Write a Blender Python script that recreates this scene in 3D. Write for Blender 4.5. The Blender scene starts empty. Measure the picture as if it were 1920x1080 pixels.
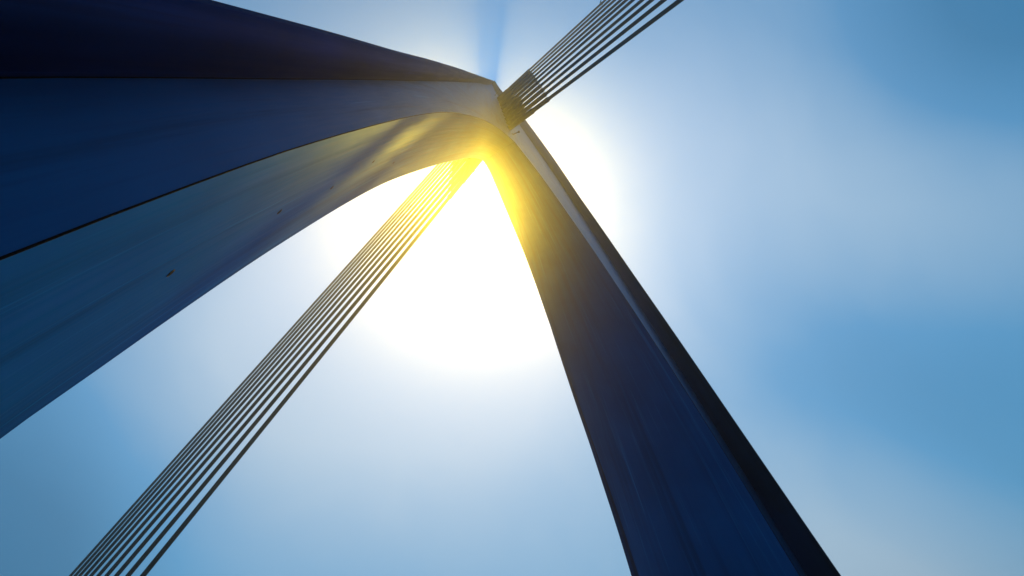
import bpy, math, random
import numpy as np
from mathutils import Vector, Matrix
sc = bpy.context.scene
random.seed(7); rng = np.random.default_rng(5)

# ------------------------------------------------------------------ camera
SC, DZ = 0.6, 0.64                        # survey units -> metres, ground at z = 0
def W3(x, y, z): return Vector((x*SC, y*SC, z*SC + DZ))
RIGHT = Vector((-0.68047116, 0.73092887, -0.05198060))
DOWN = Vector((-0.65024708, -0.63501790, -0.41705037))
FWD = Vector((-0.33784277, -0.24999051, 0.90739573))
cd = bpy.data.cameras.new("camera"); cam = bpy.data.objects.new("camera", cd)
sc.collection.objects.link(cam); sc.camera = cam
cd.sensor_width = 36; cd.lens = 36*919.06/1920; cd.clip_start = 0.05; cd.clip_end = 5000
cpos = W3(7.25431, 5.01016, 1.6)
m = Matrix.Identity(4)
for i in range(3):
    m[i][0] = RIGHT[i]; m[i][1] = -DOWN[i]; m[i][2] = -FWD[i]; m[i][3] = cpos[i]
cam.matrix_world = m

# ------------------------------------------------------------------ sun, sky, exposure
SUN = Vector((-0.18082, -0.18757, 0.96546)).normalized()
ELEV = math.asin(SUN.z); AZ = math.atan2(SUN.x, SUN.y)
ld = bpy.data.lights.new("sun", 'SUN'); sun = bpy.data.objects.new("sun", ld)
sc.collection.objects.link(sun)
ld.energy = 3.8; ld.angle = math.radians(0.55); ld.color = (1.0, 0.69, 0.05)
sun.rotation_euler = SUN.to_track_quat('Z', 'Y').to_euler(); sun.location = (0, 0, 150)
sc.view_settings.view_transform = 'Standard'; sc.view_settings.look = 'None'
sc.view_settings.exposure = 0.0; sc.view_settings.gamma = 1.0

world = bpy.data.worlds.new("World"); sc.world = world; world.use_nodes = True
N = world.node_tree.nodes; L = world.node_tree.links; N.clear()
def wn(t, **k):
    n = N.new(t)
    for a, b in k.items(): setattr(n, a, b)
    return n
def wm(op, a, b=None, c=None, clamp=False):
    n = wn('ShaderNodeMath', operation=op); n.use_clamp = clamp
    for i, v in enumerate((a, b, c)):
        if v is None: continue
        if isinstance(v, (int, float)): n.inputs[i].default_value = v
        else: L.new(v, n.inputs[i])
    return n.outputs[0]
def wmix(f, a, b, mode='MIX'):
    n = wn('ShaderNodeMix', data_type='RGBA', blend_type=mode)
    if isinstance(f, (int, float)): n.inputs[0].default_value = f
    else: L.new(f, n.inputs[0])
    for k, v in ((6, a), (7, b)):
        if isinstance(v, tuple): n.inputs[k].default_value = v
        else: L.new(v, n.inputs[k])
    return n.outputs[2]
sky = wn('ShaderNodeTexSky', sky_type='NISHITA'); sky.sun_disc = False
sky.sun_elevation = ELEV; sky.sun_rotation = AZ
sky.air_density = 1.3; sky.dust_density = 0.3; sky.ozone_density = 4.0
tc = wn('ShaderNodeTexCoord')
vn = wn('ShaderNodeVectorMath', operation='NORMALIZE'); L.new(tc.outputs['Generated'], vn.inputs[0])
DIR = vn.outputs[0]
def lobe(d, k):                                        # soft patch of thin cloud about a direction of the sky
    n = wn('ShaderNodeVectorMath', operation='DOT_PRODUCT'); L.new(DIR, n.inputs[0])
    n.inputs[1].default_value = tuple(Vector(d).normalized())
    e = wm('MULTIPLY', wm('SUBTRACT', n.outputs['Value'], 1.0), k)
    return wm('EXPONENT', e)
SKY_LOBES = [  # direction, sharpness, weight
    ((-0.245, -0.371, 0.896), 22, 0.50),
    ((-0.187, -0.562, 0.806), 30, 0.34),
    ((-0.465, -0.406, 0.786), 45, 0.26),
    ((-0.478, 0.511, 0.715), 30, 0.10),
    ((-0.399, 0.597, 0.696), 150, -1.10),
    ((0.031, -0.895, 0.445), 35, -0.70),
    ((-0.428, 0.284, 0.858), 70, 0.12),
    ((-0.661, 0.404, 0.633), 80, 0.15),
    ((0.496, -0.426, 0.757), 24, -0.160),
    ((0.350, -0.630, 0.693), 24, 0.077),
    ((0.169, -0.801, 0.575), 24, -0.303),
    ((-0.000, -0.901, 0.434), 24, -1.563),
    ((0.391, -0.295, 0.872), 24, 0.132),
    ((0.212, -0.534, 0.818), 24, -0.223),
    ((-0.004, -0.739, 0.674), 24, 0.924),
    ((-0.188, -0.850, 0.493), 24, 0.700),
    ((0.243, -0.121, 0.962), 24, -0.381),
    ((0.025, -0.379, 0.925), 24, 0.418),
    ((-0.221, -0.615, 0.757), 24, 0.138),
    ((-0.401, -0.743, 0.535), 24, -0.538),
    ((0.076, 0.065, 0.995), 24, -0.181),
    ((-0.177, -0.184, 0.967), 24, 0.402),
    ((-0.436, -0.436, 0.787), 24, 0.113),
    ((-0.594, -0.590, 0.547), 24, 0.639),
    ((-0.112, 0.264, 0.958), 24, -0.177),
    ((-0.384, 0.049, 0.922), 24, -0.037),
    ((-0.633, -0.199, 0.748), 24, 0.477),
    ((-0.765, -0.380, 0.521), 24, -0.726),
    ((-0.296, 0.447, 0.844), 24, 0.795),
    ((-0.551, 0.275, 0.788), 24, 0.128),
    ((-0.767, 0.055, 0.639), 24, -0.489),
    ((-0.881, -0.135, 0.454), 24, 1.252),
    ((-0.421, 0.563, 0.711), 24, -1.840),
    ((-0.639, 0.422, 0.643), 24, 1.274),
    ((-0.820, 0.238, 0.520), 24, -1.055),
    ((-0.924, 0.062, 0.378), 24, 0.605),
]
warp = wn('ShaderNodeTexNoise'); warp.inputs['Scale'].default_value = 1.6; warp.inputs['Detail'].default_value = 2
L.new(DIR, warp.inputs['Vector'])
mp = wn('ShaderNodeMapping'); mp.inputs['Scale'].default_value = (1.0, 2.2, 1.3); mp.inputs['Rotation'].default_value = (0, 0, 0.7)
va = wn('ShaderNodeVectorMath', operation='MULTIPLY_ADD'); L.new(warp.outputs['Color'], va.inputs[0])
va.inputs[1].default_value = (.55, .55, .55); L.new(DIR, va.inputs[2]); L.new(va.outputs[0], mp.inputs['Vector'])
cl = wn('ShaderNodeTexNoise'); cl.inputs['Scale'].default_value = 2.1; cl.inputs['Detail'].default_value = 6
cl.inputs['Roughness'].default_value = 0.47; L.new(mp.outputs[0], cl.inputs['Vector'])
cov = wm('MULTIPLY_ADD', wm('SUBTRACT', cl.outputs['Fac'], 0.5), 0.85, 0.12)
for d, k, w_ in SKY_LOBES: cov = wm('MULTIPLY_ADD', lobe(d, k), w_, cov)
deepen = wm('MINIMUM', wm('MAXIMUM', wm('MULTIPLY', cov, -1.0), 0.0), 1.0)   # clearest, deepest blue patches
cov = wm('MINIMUM', wm('MAXIMUM', cov, 0.0), 1.0)
cov = wm('SMOOTH_MIN', cov, 1.0, 0.2)
skyb = wmix(1.0, sky.outputs[0], (0.27, 1.16, 1.34, 1), 'MULTIPLY')
skyb = wmix(deepen, skyb, (0.02, 1.75, 4.1, 1))
cloud = wmix(lobe((-0.18082, -0.18757, 0.96546), 11), (4.2, 6.0, 7.8, 1), (5.4, 6.7, 9.0, 1))
col = wmix(cov, skyb, cloud)
aur = wmix(1.0, wmix(lobe((-0.18082, -0.18757, 0.96546), 14), (0, 0, 0, 1), (0.0, 1.1, 4.6, 1)), col, 'ADD')   # added blue round the sun, offsets the yellow glow of the air
col = aur
deep = wm('MULTIPLY', lobe((0.8, 0.30, 0.50), 3.2), 0.85)          # added dark patch in mostly unseen sky, dims what the steel reflects
col = wmix(deep, col, (0.15, 0.9, 2.2, 1))
bg = wn('ShaderNodeBackground'); L.new(col, bg.inputs['Color']); bg.inputs['Strength'].default_value = 0.114
out = wn('ShaderNodeOutputWorld'); L.new(bg.outputs[0], out.inputs['Surface'])

# ------------------------------------------------------------------ materials
def paint(name, base, base2, rough, metallic=0.0, coat=0.0, streak=(1.2, 26), bump=0.15, spec=0.5, scratch=(), tint=None):
    """painted steel: tone drifts in broad patches, fine streaks run along the member (UV.x = metres along it)"""
    mt = bpy.data.materials.new(name); mt.use_nodes = True; nt = mt.node_tree; n = nt.nodes; l = nt.links
    b = n['Principled BSDF']
    uv = n.new('ShaderNodeUVMap'); mp = n.new('ShaderNodeMapping'); mp.inputs['Scale'].default_value = (streak[0], streak[1], 1)
    l.new(uv.outputs[0], mp.inputs[0])
    ns = n.new('ShaderNodeTexNoise'); ns.inputs['Scale'].default_value = 1.0; ns.inputs['Detail'].default_value = 6; ns.inputs['Roughness'].default_value = .6
    l.new(mp.outputs[0], ns.inputs['Vector'])
    br = n.new('ShaderNodeTexNoise'); br.inputs['Scale'].default_value = .55; br.inputs['Detail'].default_value = 5
    l.new(uv.outputs[0], br.inputs['Vector'])
    add = n.new('ShaderNodeMath'); add.operation = 'MULTIPLY_ADD'; l.new(ns.outputs[0], add.inputs[0]); add.inputs[1].default_value = .55; l.new(br.outputs[0], add.inputs[2])
    rp = n.new('ShaderNodeMapRange'); rp.inputs[1].default_value = .52; rp.inputs[2].default_value = 1.05; l.new(add.outputs[0], rp.inputs[0])
    mx = n.new('ShaderNodeMix'); mx.data_type = 'RGBA'; mx.inputs[6].default_value = (*base, 1); mx.inputs[7].default_value = (*base2, 1)
    l.new(rp.outputs[0], mx.inputs[0]); colour = mx.outputs[2]
    for rot, sx, sy, lo, hi, amt in scratch:
        # long oblique wipe marks left by washing, in sheaves
        m2 = n.new('ShaderNodeMapping'); m2.inputs['Rotation'].default_value = (0, 0, rot); m2.inputs['Scale'].default_value = (sx, sy, 1)
        l.new(uv.outputs[0], m2.inputs[0])
        s2 = n.new('ShaderNodeTexNoise'); s2.inputs['Scale'].default_value = 1; s2.inputs['Detail'].default_value = 5; s2.inputs['Roughness'].default_value = .66
        l.new(m2.outputs[0], s2.inputs['Vector'])
        r2 = n.new('ShaderNodeMapRange'); r2.inputs[1].default_value = lo; r2.inputs[2].default_value = hi; r2.inputs[4].default_value = abs(amt); l.new(s2.outputs[0], r2.inputs[0])
        m3 = n.new('ShaderNodeMix'); m3.data_type = 'RGBA'; l.new(r2.outputs[0], m3.inputs[0]); l.new(colour, m3.inputs[6])
        m3.inputs[7].default_value = ((base2[0]*3+.02, base2[1]*2.2, base2[2]*1.8, 1) if amt > 0 else (base[0]*.3, base[1]*.3, base[2]*.3, 1)); colour = m3.outputs[2]
    l.new(colour, b.inputs['Base Color'])
    rr = n.new('ShaderNodeMapRange'); rr.inputs[3].default_value = rough*.75; rr.inputs[4].default_value = rough*1.35; l.new(ns.outputs[0], rr.inputs[0])
    l.new(rr.outputs[0], b.inputs['Roughness'])
    b.inputs['Metallic'].default_value = metallic; b.inputs['Specular IOR Level'].default_value = spec
    if tint: b.inputs['Specular Tint'].default_value = (*tint, 1)
    b.inputs['Coat Weight'].default_value = coat; b.inputs['Coat Roughness'].default_value = .25
    bp = n.new('ShaderNodeBump'); bp.inputs['Strength'].default_value = bump; bp.inputs['Distance'].default_value = .01
    l.new(add.outputs[0], bp.inputs['Height']); l.new(bp.outputs[0], b.inputs['Normal'])
    return mt
M_face = paint('face_paint', (.005, .075, .210), (.010, .125, .320), .42, metallic=.4, bump=.05, scratch=[(.9, .12, 7, .60, .72, .8), (0, .09, 3.2, .50, .66, -.7)], tint=(.25, .42, .62))
M_soff = paint('soffit_paint', (.003, .096, .275), (.008, .155, .400), .66, metallic=.9, streak=(.35, 11), scratch=[(0, .07, 2.6, .48, .66, -.40), (.42, .11, 6.5, .59, .72, .45), (-.25, .10, 7, .61, .74, .35), (.62, .20, 9, .60, .74, .45)], bump=.06, tint=(.36, .42, .60))
M_flan = paint('flange_shade_paint', (.0012, .014, .050), (.003, .034, .110), .46, metallic=.8, streak=(.3, 9), bump=.05, scratch=[(0, .06, 4, .52, .66, -.7), (.15, .1, 6, .6, .7, .6)], tint=(.08, .26, .50))  # same blue steel, base darkened to put the flange's shade into the colour
M_seam = paint('seam_sealant', (.003, .004, .008), (.006, .008, .014), 1.0, spec=.05)
M_cab = paint('cable_sheath', (.004, .004, .005), (.010, .010, .012), .5, streak=(3, 3), bump=.05, spec=.2)
M_slv = paint('steel_sleeve', (.010, .010, .012), (.020, .017, .012), .55, spec=.25, streak=(2, 4), bump=.05)
M_rust = paint('rusty_rim', (.02, .010, .004), (.05, .02, .006), .8)

def ground_mat():
    mt = bpy.data.materials.new('paving'); mt.use_nodes = True; n = mt.node_tree.nodes; l = mt.node_tree.links
    b = n['Principled BSDF']; ns = n.new('ShaderNodeTexNoise'); ns.inputs['Scale'].default_value = 3; ns.inputs['Detail'].default_value = 8
    tcn = n.new('ShaderNodeTexCoord'); l.new(tcn.outputs['Object'], ns.inputs['Vector'])
    r = n.new('ShaderNodeMix'); r.data_type = 'RGBA'; r.inputs[6].default_value = (.035, .036, .038, 1); r.inputs[7].default_value = (.06, .06, .062, 1)
    l.new(ns.outputs[0], r.inputs[0]); l.new(r.outputs[2], b.inputs['Base Color']); b.inputs['Roughness'].default_value = .9
    return mt

# ------------------------------------------------------------------ helpers
def tag(o, label=None, cat=None, group=None, kind=None):
    if label: o['label'] = label
    if cat: o['category'] = cat
    if group: o['group'] = group
    if kind: o['kind'] = kind
def empty(name, loc=(0, 0, 0)):
    o = bpy.data.objects.new(name, None); sc.collection.objects.link(o); o.location = loc; o.empty_display_size = .5; return o
def mesh(name, verts, faces, mat, parent=None, uvs=None, smooth=True, origin=None):
    o0 = Vector(origin) if origin is not None else Vector((0, 0, 0))
    me = bpy.data.meshes.new(name); me.from_pydata([tuple(Vector(v)-o0) for v in verts], [], faces)
    ul = me.uv_layers.new(name='UVMap')
    if uvs is not None:
        for lp in me.loops: ul.data[lp.index].uv = uvs[lp.vertex_index]
    for p_ in me.polygons: p_.use_smooth = smooth
    me.materials.append(mat); me.update()
    o = bpy.data.objects.new(name, me); sc.collection.objects.link(o)
    base = Vector((0, 0, 0))
    if parent:
        o.parent = parent; q = parent
        while q: base += q.location; q = q.parent
    o.location = o0 - base
    return o
def pchip(T):
    z = np.array([a for a, b in T], float); x = np.array([b for a, b in T], float)
    h = np.diff(z); d = np.diff(x)/h; mm = np.zeros(len(z))
    for i in range(1, len(z)-1):
        if d[i-1]*d[i] > 0:
            w1 = 2*h[i]+h[i-1]; w2 = h[i]+2*h[i-1]; mm[i] = (w1+w2)/(w1/d[i-1]+w2/d[i])
    mm[0] = d[0]; mm[-1] = d[-1]
    def f(t):
        i = int(min(max(np.searchsorted(z, t)-1, 0), len(h)-1)); s = (t-z[i])/h[i]
        s = min(max(s, -50.), 1.)
        if s < 0: return x[i]+d[i]*(t-z[i])
        return ((2*s**3-3*s**2+1)*x[i]+(s**3-2*s**2+s)*h[i]*mm[i]+(-2*s**3+3*s**2)*x[i+1]+(s**3-s**2)*h[i]*mm[i+1])
    return f

# ------------------------------------------------------------------ the arch pylon (survey units)
TOP = 199.0
AF, AR = 52.4, 58.9                        # height of the arch crown at the near and the far face
def wz(z): return 2.1747 + .2845*max(0., 1-z/60.)
def offz(z): return float(np.interp(z, [0, 35, 60, 120, 200], [.8, .85, 1.0, 1.5, 1.5]))
IN = {  # inner (soffit) edges, z -> x ; L = leg beside the camera, R = leg across the opening
 'FL': [(-4, 8.36), (4.2, 8.34), (7.4, 8.28), (9.5, 8.19), (12.5, 8.02), (17.4, 7.69), (21.9, 7.30), (26.4, 6.81), (31.6, 6.04), (38.2, 4.91), (45.2, 3.20), (50.2, 1.35), (AF, 0)],
 'FR': [(-4, -7.5), (10, -7.75), (14.9, -8.0), (18, -7.95), (20.9, -7.80), (24.4, -7.48), (28, -7.02), (32.7, -6.35), (40, -4.80), (46, -3.25), (50.0, -1.40), (AF, 0)],
 'RL': [(-4, 8.45), (6.7, 8.32), (8.1, 8.25), (10.1, 8.15), (13.4, 7.95), (16, 7.75), (19.7, 7.43), (25.1, 6.85), (32.6, 5.72), (44.6, 3.55), (56.9, .80), (AR, 0)],
 'RR': [(-4, -8.5), (11, -8.17), (12.7, -8.05), (14.6, -7.93), (16.6, -7.72), (18.4, -7.50), (21.4, -7.12), (25.2, -6.55), (28.5, -6.07), (32.7, -5.57), (37.7, -4.84), (48, -2.85), (52.8, -1.90), (58.1, -.55), (AR, 0)]}
IN = {k: pchip(v) for k, v in IN.items()}
OUT = {
 '2L': [(-4, 9.62), (5.56, 9.52), (7.2, 9.47), (10, 9.36), (14.4, 9.2), (21.3, 8.92), (44.5, 7.94), (98.7, 5.37), (150, 2.75), (TOP, .2)],
 '3L': [(-4, 9.95), (7.4, 9.70), (12.1, 9.58), (19.6, 9.31), (26.7, 9.12), (46.3, 8.33), (60.3, 7.58), (80.8, 6.28), (101.9, 4.92), (126.3, 3.45), (156.6, 1.95), (TOP, .15)],
 '2Rr': [(-4, -9.4), (11.7, -9.05), (13.6, -9.0), (15.7, -8.9), (17.8, -8.72), (19.9, -8.55), (23.2, -8.2), (27.6, -7.8), (31.4, -7.5), (36, -7.3), (46, -7.45), (60, -8.8), (82, -9.3), (98, -8.7), (118, -6.6), (130, -4.0), (145, -1.1), (165, -.2), (TOP, -.03)],
 '3Rr': [(-4, -9.5), (11.7, -9.18), (13.6, -9.12), (15.7, -9.03), (17.8, -8.86), (19.9, -8.69), (23.2, -8.33), (27.6, -7.92), (31.4, -7.62), (36, -7.4), (46, -7.6), (60, -9.0), (82, -9.8), (98, -9.3), (118, -7.3), (130, -4.8), (145, -1.5), (165, -.3), (TOP, -.05)],
 '2R': [(-4, -8.4), (10.8, -8.85), (14, -9.2), (19, -9.85), (25, -10.5), (31, -10.9), (41, -11.1), (61, -10.9), (75, -10.2), (90, -8.7), (112, -6.4), (128, -4.2), (145, -1.2), (165, -.2), (TOP, -.03)],
 '3R': [(-4, -8.2), (10, -8.55), (14, -8.9), (20, -9.5), (25, -9.95), (32, -10.4), (40, -10.75), (54, -11.05), (70, -11.15), (82, -11.0), (98, -10.0), (118, -7.6), (130, -5.0), (145, -1.6), (165, -.3), (TOP, -.05)]}
OUT = {k: pchip(v) for k, v in OUT.items()}
# stations along a leg: fraction of the arch height, dense near the crown, then the mast above it
g = 1-np.linspace(1, 0, 90)**1.9
ST = [(-3.0+(AF+3.0)*t, -3.0+(AR+3.0)*t) for t in g]
for t in np.linspace(0, 1, 46)[1:]: ST.append((AF+(TOP-AF)*t, AR+(TOP-AR)*t))
nleg = 90
pyl = empty('arch_pylon', W3(0, 0, -1.06))
tag(pyl, 'tall dark blue steel bridge pylon with two curved legs meeting in an arch', 'pylon')

def cove(s, z, zr=None, front=1, n=7):
    """curved flange section from the E2 edge to the E3 edge at height z (a hollow cove that ends in a lip)"""
    b_ = 'r' if (s == 'R' and front < 0) else ''; x2, x3 = OUT['2'+s+b_](z), OUT['3'+s+b_](z); y2, y3 = wz(z), wz(z)+offz(z); P = []
    for k in range(n+1):
        a = k/n*math.pi/2
        u = 1-math.cos(a); v = math.sin(a)                 # leaves the face square on, turns outward
        P.append((x2+(x3-x2)*u + (0.0), front*(y2+(y3-y2)*v), z))
    return P
legs = {}
for s, word in (('L', 'near'), ('R', 'far')):
    sg = 1 if s == 'L' else -1
    # --- leg body : near face, far face, outer back
    V, F, UV = [], [], []
    rows = []
    dist = 0.0; prev = None
    for i, (zf, zr) in enumerate(ST):
        if i < nleg-1: xf, xr = IN['F'+s](zf), IN['R'+s](zr)
        else: xf = xr = 0.0
        sec = [(xf, wz(zf), zf)]
        for k in range(1, 7):
            x2 = OUT['2'+s](zf); sec.append((xf+(x2-xf)*k/6, wz(zf), zf))
        rows.append(sec)
    def loft(rows, name, mat, parent, flip=False, vs=1.0, uo=0.0, label=None):
        V, F, UV = [], [], []; nc = len(rows[0]); acc = 0
        for i, r in enumerate(rows):
            if i: acc += (W3(*rows[i][0])-W3(*rows[i-1][0])).length
            av = 0
            for j, q in enumerate(r):
                if j: av += (W3(*r[j])-W3(*r[j-1])).length
                V.append(W3(*q)); UV.append((acc+uo, av+uo*.37))
        for i in range(len(rows)-1):
            for j in range(nc-1):
                a, b, c, d = i*nc+j, i*nc+j+1, (i+1)*nc+j+1, (i+1)*nc+j
                F.append((a, d, c, b) if flip else (a, b, c, d))
        return mesh(name, V, F, mat, parent, UV, True, origin=V[0])
    leg = loft(rows, 'leg', M_face, pyl, flip=(s == 'R'), uo=0 if s == 'L' else 31)
    leg['label'] = 'near pylon leg sweeping in from the left edge' if s == 'L' else 'far pylon leg running down to the lower right'
    legs[s] = leg
    # far face
    rows = []
    for i, (zf, zr) in enumerate(ST):
        xr = IN['R'+s](zr) if i < nleg-1 else 0.0
        x2 = OUT['2Rr' if s == 'R' else '2L'](zf); zr = zr if i >= nleg-1 or i < 0 else zr
        rows.append([(xr+(x2-xr)*k/6, -wz(zr+(zf-zr)*k/6), zr+(zf-zr)*k/6) for k in range(7)])
    loft(rows, 'far_face', M_face, leg, flip=(s == 'L'), uo=57)
    # flange coves, near and far, and the outer back between the lips
    for fr in (1, -1):
        rows = [cove(s, z, front=fr) for z in [a for a, b in ST]]
        loft(rows, 'outer_flange', M_flan, leg, flip=(s == 'R') ^ (fr < 0), uo=11*fr+40)
    rows = []
    for zf, zr in ST:
        x3 = OUT['3'+s](zf); xb = OUT['3Rr'](zf) if s == 'R' else x3; y3 = wz(zf)+offz(zf); lip = max(.05, .16*min(1, (TOP-zf)/130)) if s == 'L' else .16*min(1, (TOP-zf)/60)
        rows.append([(x3, y3, zf), (x3+sg*lip*.6, y3+.0, zf), (x3+sg*lip, y3-.12, zf)] +
                    [(x3+(xb-x3)*k/8+sg*(lip+.35*min(1, max(0, (110-zf)/70))*math.sin(math.pi*k/8)), (y3-.12)*(1-2*k/8), zf) for k in range(1, 8)] +
                    [(xb+sg*lip, -(y3-.12), zf), (xb+sg*lip*.6, -y3, zf), (xb, -y3, zf)])
    loft(rows, 'outer_back', M_flan, leg, flip=(s == 'R'), uo=80)
    # soffit
    rows = []
    for zf, zr in ST[:nleg]:
        a = Vector((IN['F'+s](zf) if zf < AF-1e-6 else 0, wz(zf), zf)); b = Vector((IN['R'+s](zr) if zr < AR-1e-6 else 0, -wz(zr), zr))
        rows.append([tuple(a.lerp(b, k/8)) for k in range(9)])
    loft(rows, 'soffit', M_soff, leg, flip=(s == 'R'), uo=0 if s == 'L' else 23)
    # sealed seams on the two long edges that the photo draws as fine dark lines
    def seam(pts, r, parent, name='seam'):
        P = [W3(*q) for q in pts]; V, F, UV = [], [], []; n = 6; acc = 0
        for i, q in enumerate(P):
            t = (P[min(i+1, len(P)-1)]-P[max(i-1, 0)]).normalized(); a = t.orthogonal().normalized() if i == 0 else (prev_a-t*prev_a.dot(t)).normalized()
            prev_a = a; b = t.cross(a)
            if i: acc += (P[i]-P[i-1]).length
            for k in range(n):
                th = 2*math.pi*k/n; V.append(q+(a*math.cos(th)+b*math.sin(th))*r); UV.append((acc, k/n))
        for i in range(len(P)-1):
            for k in range(n): F.append((i*n+k, i*n+(k+1) % n, (i+1)*n+(k+1) % n, (i+1)*n+k))
        return mesh(name, V, F, M_seam, parent, UV, origin=P[0])
    seam([(IN['F'+s](zf), wz(zf)+.001, zf) for zf, zr in ST[:nleg-1]], .006, leg)
    if s == 'L': seam([(OUT['2L'](zf), wz(zf)+.004, zf) for zf, zr in ST], .005, leg)

# crown plates closing the top of the mast
zt = TOP
P = [W3(OUT['3L'](zt)+.16, wz(zt)+offz(zt), zt), W3(OUT['3R'](zt), wz(zt)+offz(zt), zt), W3(OUT['3R'](zt), -wz(zt)-offz(zt), zt), W3(OUT['3L'](zt)+.16, -wz(zt)-offz(zt), zt)]
mesh('cap_plate', P+[p+Vector((0, 0, .05)) for p in P], [(3, 2, 1, 0), (4, 5, 6, 7), (0, 1, 5, 4), (1, 2, 6, 5), (2, 3, 7, 6), (3, 0, 4, 7)], M_flan, pyl, None, False, origin=P[0])

# ------------------------------------------------------------------ stay cables
def tube(a, b, r0, r1, n=16, caps=True, segs=1):
    t = (b-a).normalized(); u = t.orthogonal().normalized(); v = t.cross(u); V, F, UV = [], [], []
    Ln = (b-a).length
    for i in range(segs+1):
        c = a.lerp(b, i/segs); r = r0+(r1-r0)*i/segs
        for k in range(n):
            th = 2*math.pi*k/n; V.append(c+(u*math.cos(th)+v*math.sin(th))*r); UV.append((Ln*i/segs, k/n))
    for i in range(segs):
        for k in range(n): F.append((i*n+k, i*n+(k+1) % n, (i+1)*n+(k+1) % n, (i+1)*n+k))
    if caps: F.append(tuple(range(n-1, -1, -1))); F.append(tuple(range(segs*n, segs*n+n)))
    return V, F, UV
def merge(*parts):
    V, F, UV = [], [], []
    for v, f, u in parts:
        o = len(V); V += v; UV += u; F += [tuple(i+o for i in q) for q in f]
    return V, F, UV
ORD = ['outermost', 'second', 'third', 'fourth', 'fifth', 'sixth', 'seventh', 'eighth', 'ninth', 'lowest']
# per cable: anchor height, then a surveyed point (y, z) lower down on it
ZA = [117.0, 110.2, 103.6, 97.2, 90.6, 84.4, 78.6, 73.0, 68.1, 63.6]
CP = CABLE_POINTS = {
 'A': [(27.303, 98.704), (26.296, 91.925), (25.363, 85.642), (24.372, 78.967), (23.602, 73.782), (22.789, 68.307), (21.859, 62.039), (21.062, 56.675), (20.223, 51.02), (19.325, 44.975)],
 'B': [(-82.002, 49.749), (-76.67, 47.01), (-71.906, 44.562), (-66.828, 41.953), (-62.077, 39.513), (-56.819, 36.812), (-51.76, 34.213), (-46.602, 31.563), (-41.487, 28.935), (-36.04, 26.137)]}
for side, sy, words in (('A', 1, 'upper right'), ('B', -1, 'lower left')):
    for i in range(10):
        za = ZA[i] if side == 'A' else ZA[i]-1.2
        yb, zb = CP[side][i]
        a = W3(0, sy*2.15, za); q = W3(0, yb, zb); d = (q-a).normalized()
        e = a+d*((a.z-0.05)/-d.z)
        t = empty('stay_cable', e)
        if i == 0: which = ('leftmost stay cable of the ten that run to the upper right' if sy > 0 else
                            'leftmost stay cable of the ten that run to the lower left')
        elif i == 9: which = ('rightmost stay cable of the ten that run to the upper right' if sy > 0 else
                              'rightmost stay cable of the ten that run to the lower left')
        else: which = f'stay cable running to the {words}, {ORD[i]} of ten counted from the left'
        tag(t, which, 'stay cable', f'stay cables fanning from the pylon to the {words}')
        body = tube(a-d*.25, e, .108, .108, 16, segs=6)
        mesh('strand', *body[:2], M_cab, t, body[2], origin=e)
        # steel sleeve near the pylon: guide tube, then a fatter anchor socket with collars
        Ls = (8.6-.36*i)*SC/abs(d.y) if True else 0
        s1 = tube(a-d*.2, a+d*Ls, .150, .150, 18)
        c1 = tube(a+d*(Ls-.12), a+d*(Ls+.03), .162, .162, 18)
        v = merge(s1, c1); sl = mesh('guide_sleeve', v[0], v[1], M_slv, t, v[2], origin=a)
        Lc = (2.6+.25*((i*7) % 4))*SC/abs(d.y)
        v = merge(tube(a-d*.2, a+d*Lc, .185, .185, 18), tube(a+d*(Lc*.55), a+d*(Lc*.55+.14), .215, .215, 18), tube(a+d*Lc, a+d*(Lc+.12), .20, .17, 18))
        mesh('anchor_socket', v[0], v[1], M_slv, t, v[2], origin=a)

        if side == 'A' and i == 0:
            f = a+d*((W3(0, 26.5, 99.2)-a).length)
            v = merge(tube(f-d*.12, f+d*.12, .135, .135, 14), tube(f-d*.05+Vector((.1, 0, .05)), f+d*.25+Vector((.3, 0, .1)), .05, .04, 8))
            mesh('clamp', v[0], v[1], M_slv, t, v[2], origin=f)

# anchor lugs and a lamp bracket that poke out round the cable heads
def bracket(loc, dirv, ln, parent):
    a = W3(*loc); d = Vector(dirv).normalized()
    v = merge(tube(a, a+d*ln, .035, .035, 8), tube(a+d*ln, a+d*(ln+.12), .07, .07, 10), tube(a-d*.03, a+d*.03, .10, .10, 10))
    return mesh('bracket', v[0], v[1], M_slv, parent, v[2], origin=a)
bracket((-.35, 2.16, 60.0), (-.35, 1, -.1), .42, pyl)
bracket((.9, 2.16, 117.5), (.1, 1, .1), .9, pyl)
bracket((.3, -2.16, 61.5), (.2, -1, -.1), .7, pyl)

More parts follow.
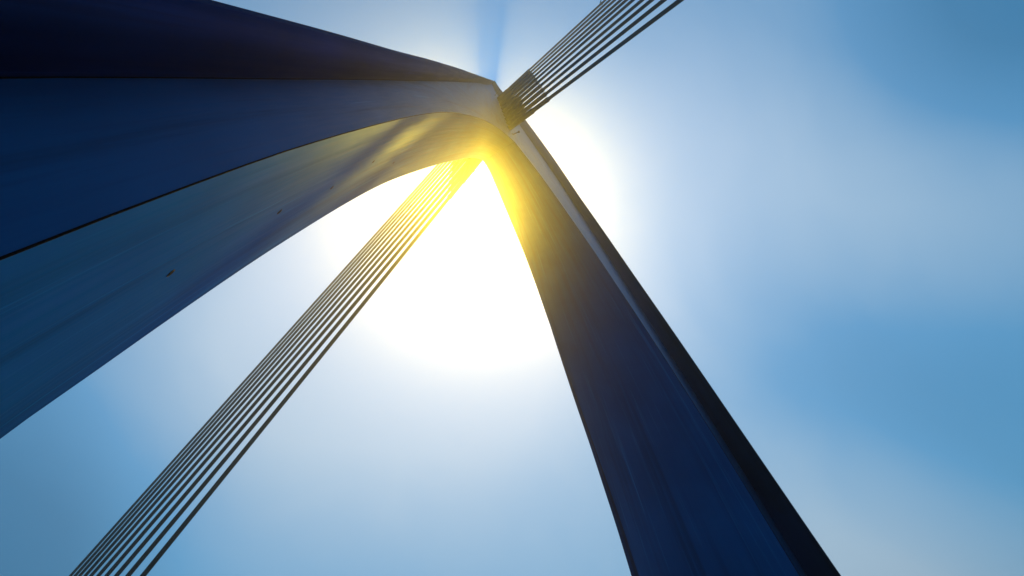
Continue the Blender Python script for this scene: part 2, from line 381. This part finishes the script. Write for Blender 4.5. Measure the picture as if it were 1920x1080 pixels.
# drain holes along the middle of both soffits, each a rusty rim round a near-black disc, the bore's shade as colour
for (x, y, z), nrm, r in [((4.957, .139, 5.307), (-.999, 0, -.042), .034), ((4.853, .112, 7.393), (-.998, 0, -.06), .034), ((4.709, -.048, 9.545), (-.997, 0, -.073), .034),
                          ((4.566, .207, 11.437), (-.997, .015, -.081), .030), ((4.262, -.323, 14.537), (-.994, .015, -.11), .034),
                          ((-4.612, -.229, 12.395), (.996, .065, -.056), .036), ((-4.741, -.001, 10.163), (.999, .031, -.045), .036),
                          ((-4.053, .029, 17.16), (.981, .125, -.146), .036), ((-3.719, .14, 19.525), (.977, .151, -.148), .036)]:
    o_ = Vector((x, y, z)); nn = Vector(nrm).normalized(); par = legs['L' if x > 0 else 'R']
    v = merge(tube(o_-nn*.02, o_+nn*.004, r*1.25, r*1.2, 20))
    h = mesh('drain_hole', v[0], v[1], M_rust, par, v[2], origin=o_)
    v = merge(tube(o_+nn*.001, o_+nn*.007, r*.85, r*.8, 20))
    # the dark disc sits one level down with its rim, so it is merged into the rim's mesh as a second material
    me = h.data; nb = len(me.vertices)
    vv = [tuple(p.co) for p in me.vertices]+[tuple(Vector(q)-o_) for q in v[0]]
    ff = [tuple(p.vertices) for p in me.polygons]; nf = len(ff); ff += [tuple(i+nb for i in f) for f in v[1]]
    m2 = bpy.data.meshes.new('drain_hole'); m2.from_pydata(vv, [], ff); m2.materials.append(M_rust); m2.materials.append(M_seam)
    for p in m2.polygons: p.material_index = 1 if p.index >= nf else 0
    h.data = m2

# ------------------------------------------------------------------ ground and air
gv = [(-1500, -1500, 0), (1500, -1500, 0), (1500, 1500, 0), (-1500, 1500, 0)]
go = mesh('ground', gv, [(0, 1, 2, 3)], ground_mat(), None, None, False); tag(go, kind='structure')
def box(name, x0, x1, y0, y1, z0, z1):
    V = [(x0, y0, z0), (x1, y0, z0), (x1, y1, z0), (x0, y1, z0), (x0, y0, z1), (x1, y0, z1), (x1, y1, z1), (x0, y1, z1)]
    F = [(3, 2, 1, 0), (4, 5, 6, 7), (0, 1, 5, 4), (1, 2, 6, 5), (2, 3, 7, 6), (3, 0, 4, 7)]
    me = bpy.data.meshes.new(name); me.from_pydata(V, [], F); o = bpy.data.objects.new(name, me); sc.collection.objects.link(o); return o
hz = box('glare_haze', -1600, 1600, -1600, 1600, -1.0, 123.0); tag(hz, kind='stuff')  # added air volume, scatters sunlight to stand in for lens glare
hm = bpy.data.materials.new('glare_haze'); hm.use_nodes = True; nt = hm.node_tree
for n in list(nt.nodes):
    if n.type == 'BSDF_PRINCIPLED': nt.nodes.remove(n)
pv = nt.nodes.new('ShaderNodeVolumePrincipled'); pv.inputs['Color'].default_value = (1, .98, .94, 1)
pv.inputs['Density'].default_value = 0.0038; pv.inputs['Anisotropy'].default_value = 0.895
o_ = [n for n in nt.nodes if n.type == 'OUTPUT_MATERIAL'][0]; nt.links.new(pv.outputs[0], o_.inputs['Volume'])
hz.data.materials.append(hm)
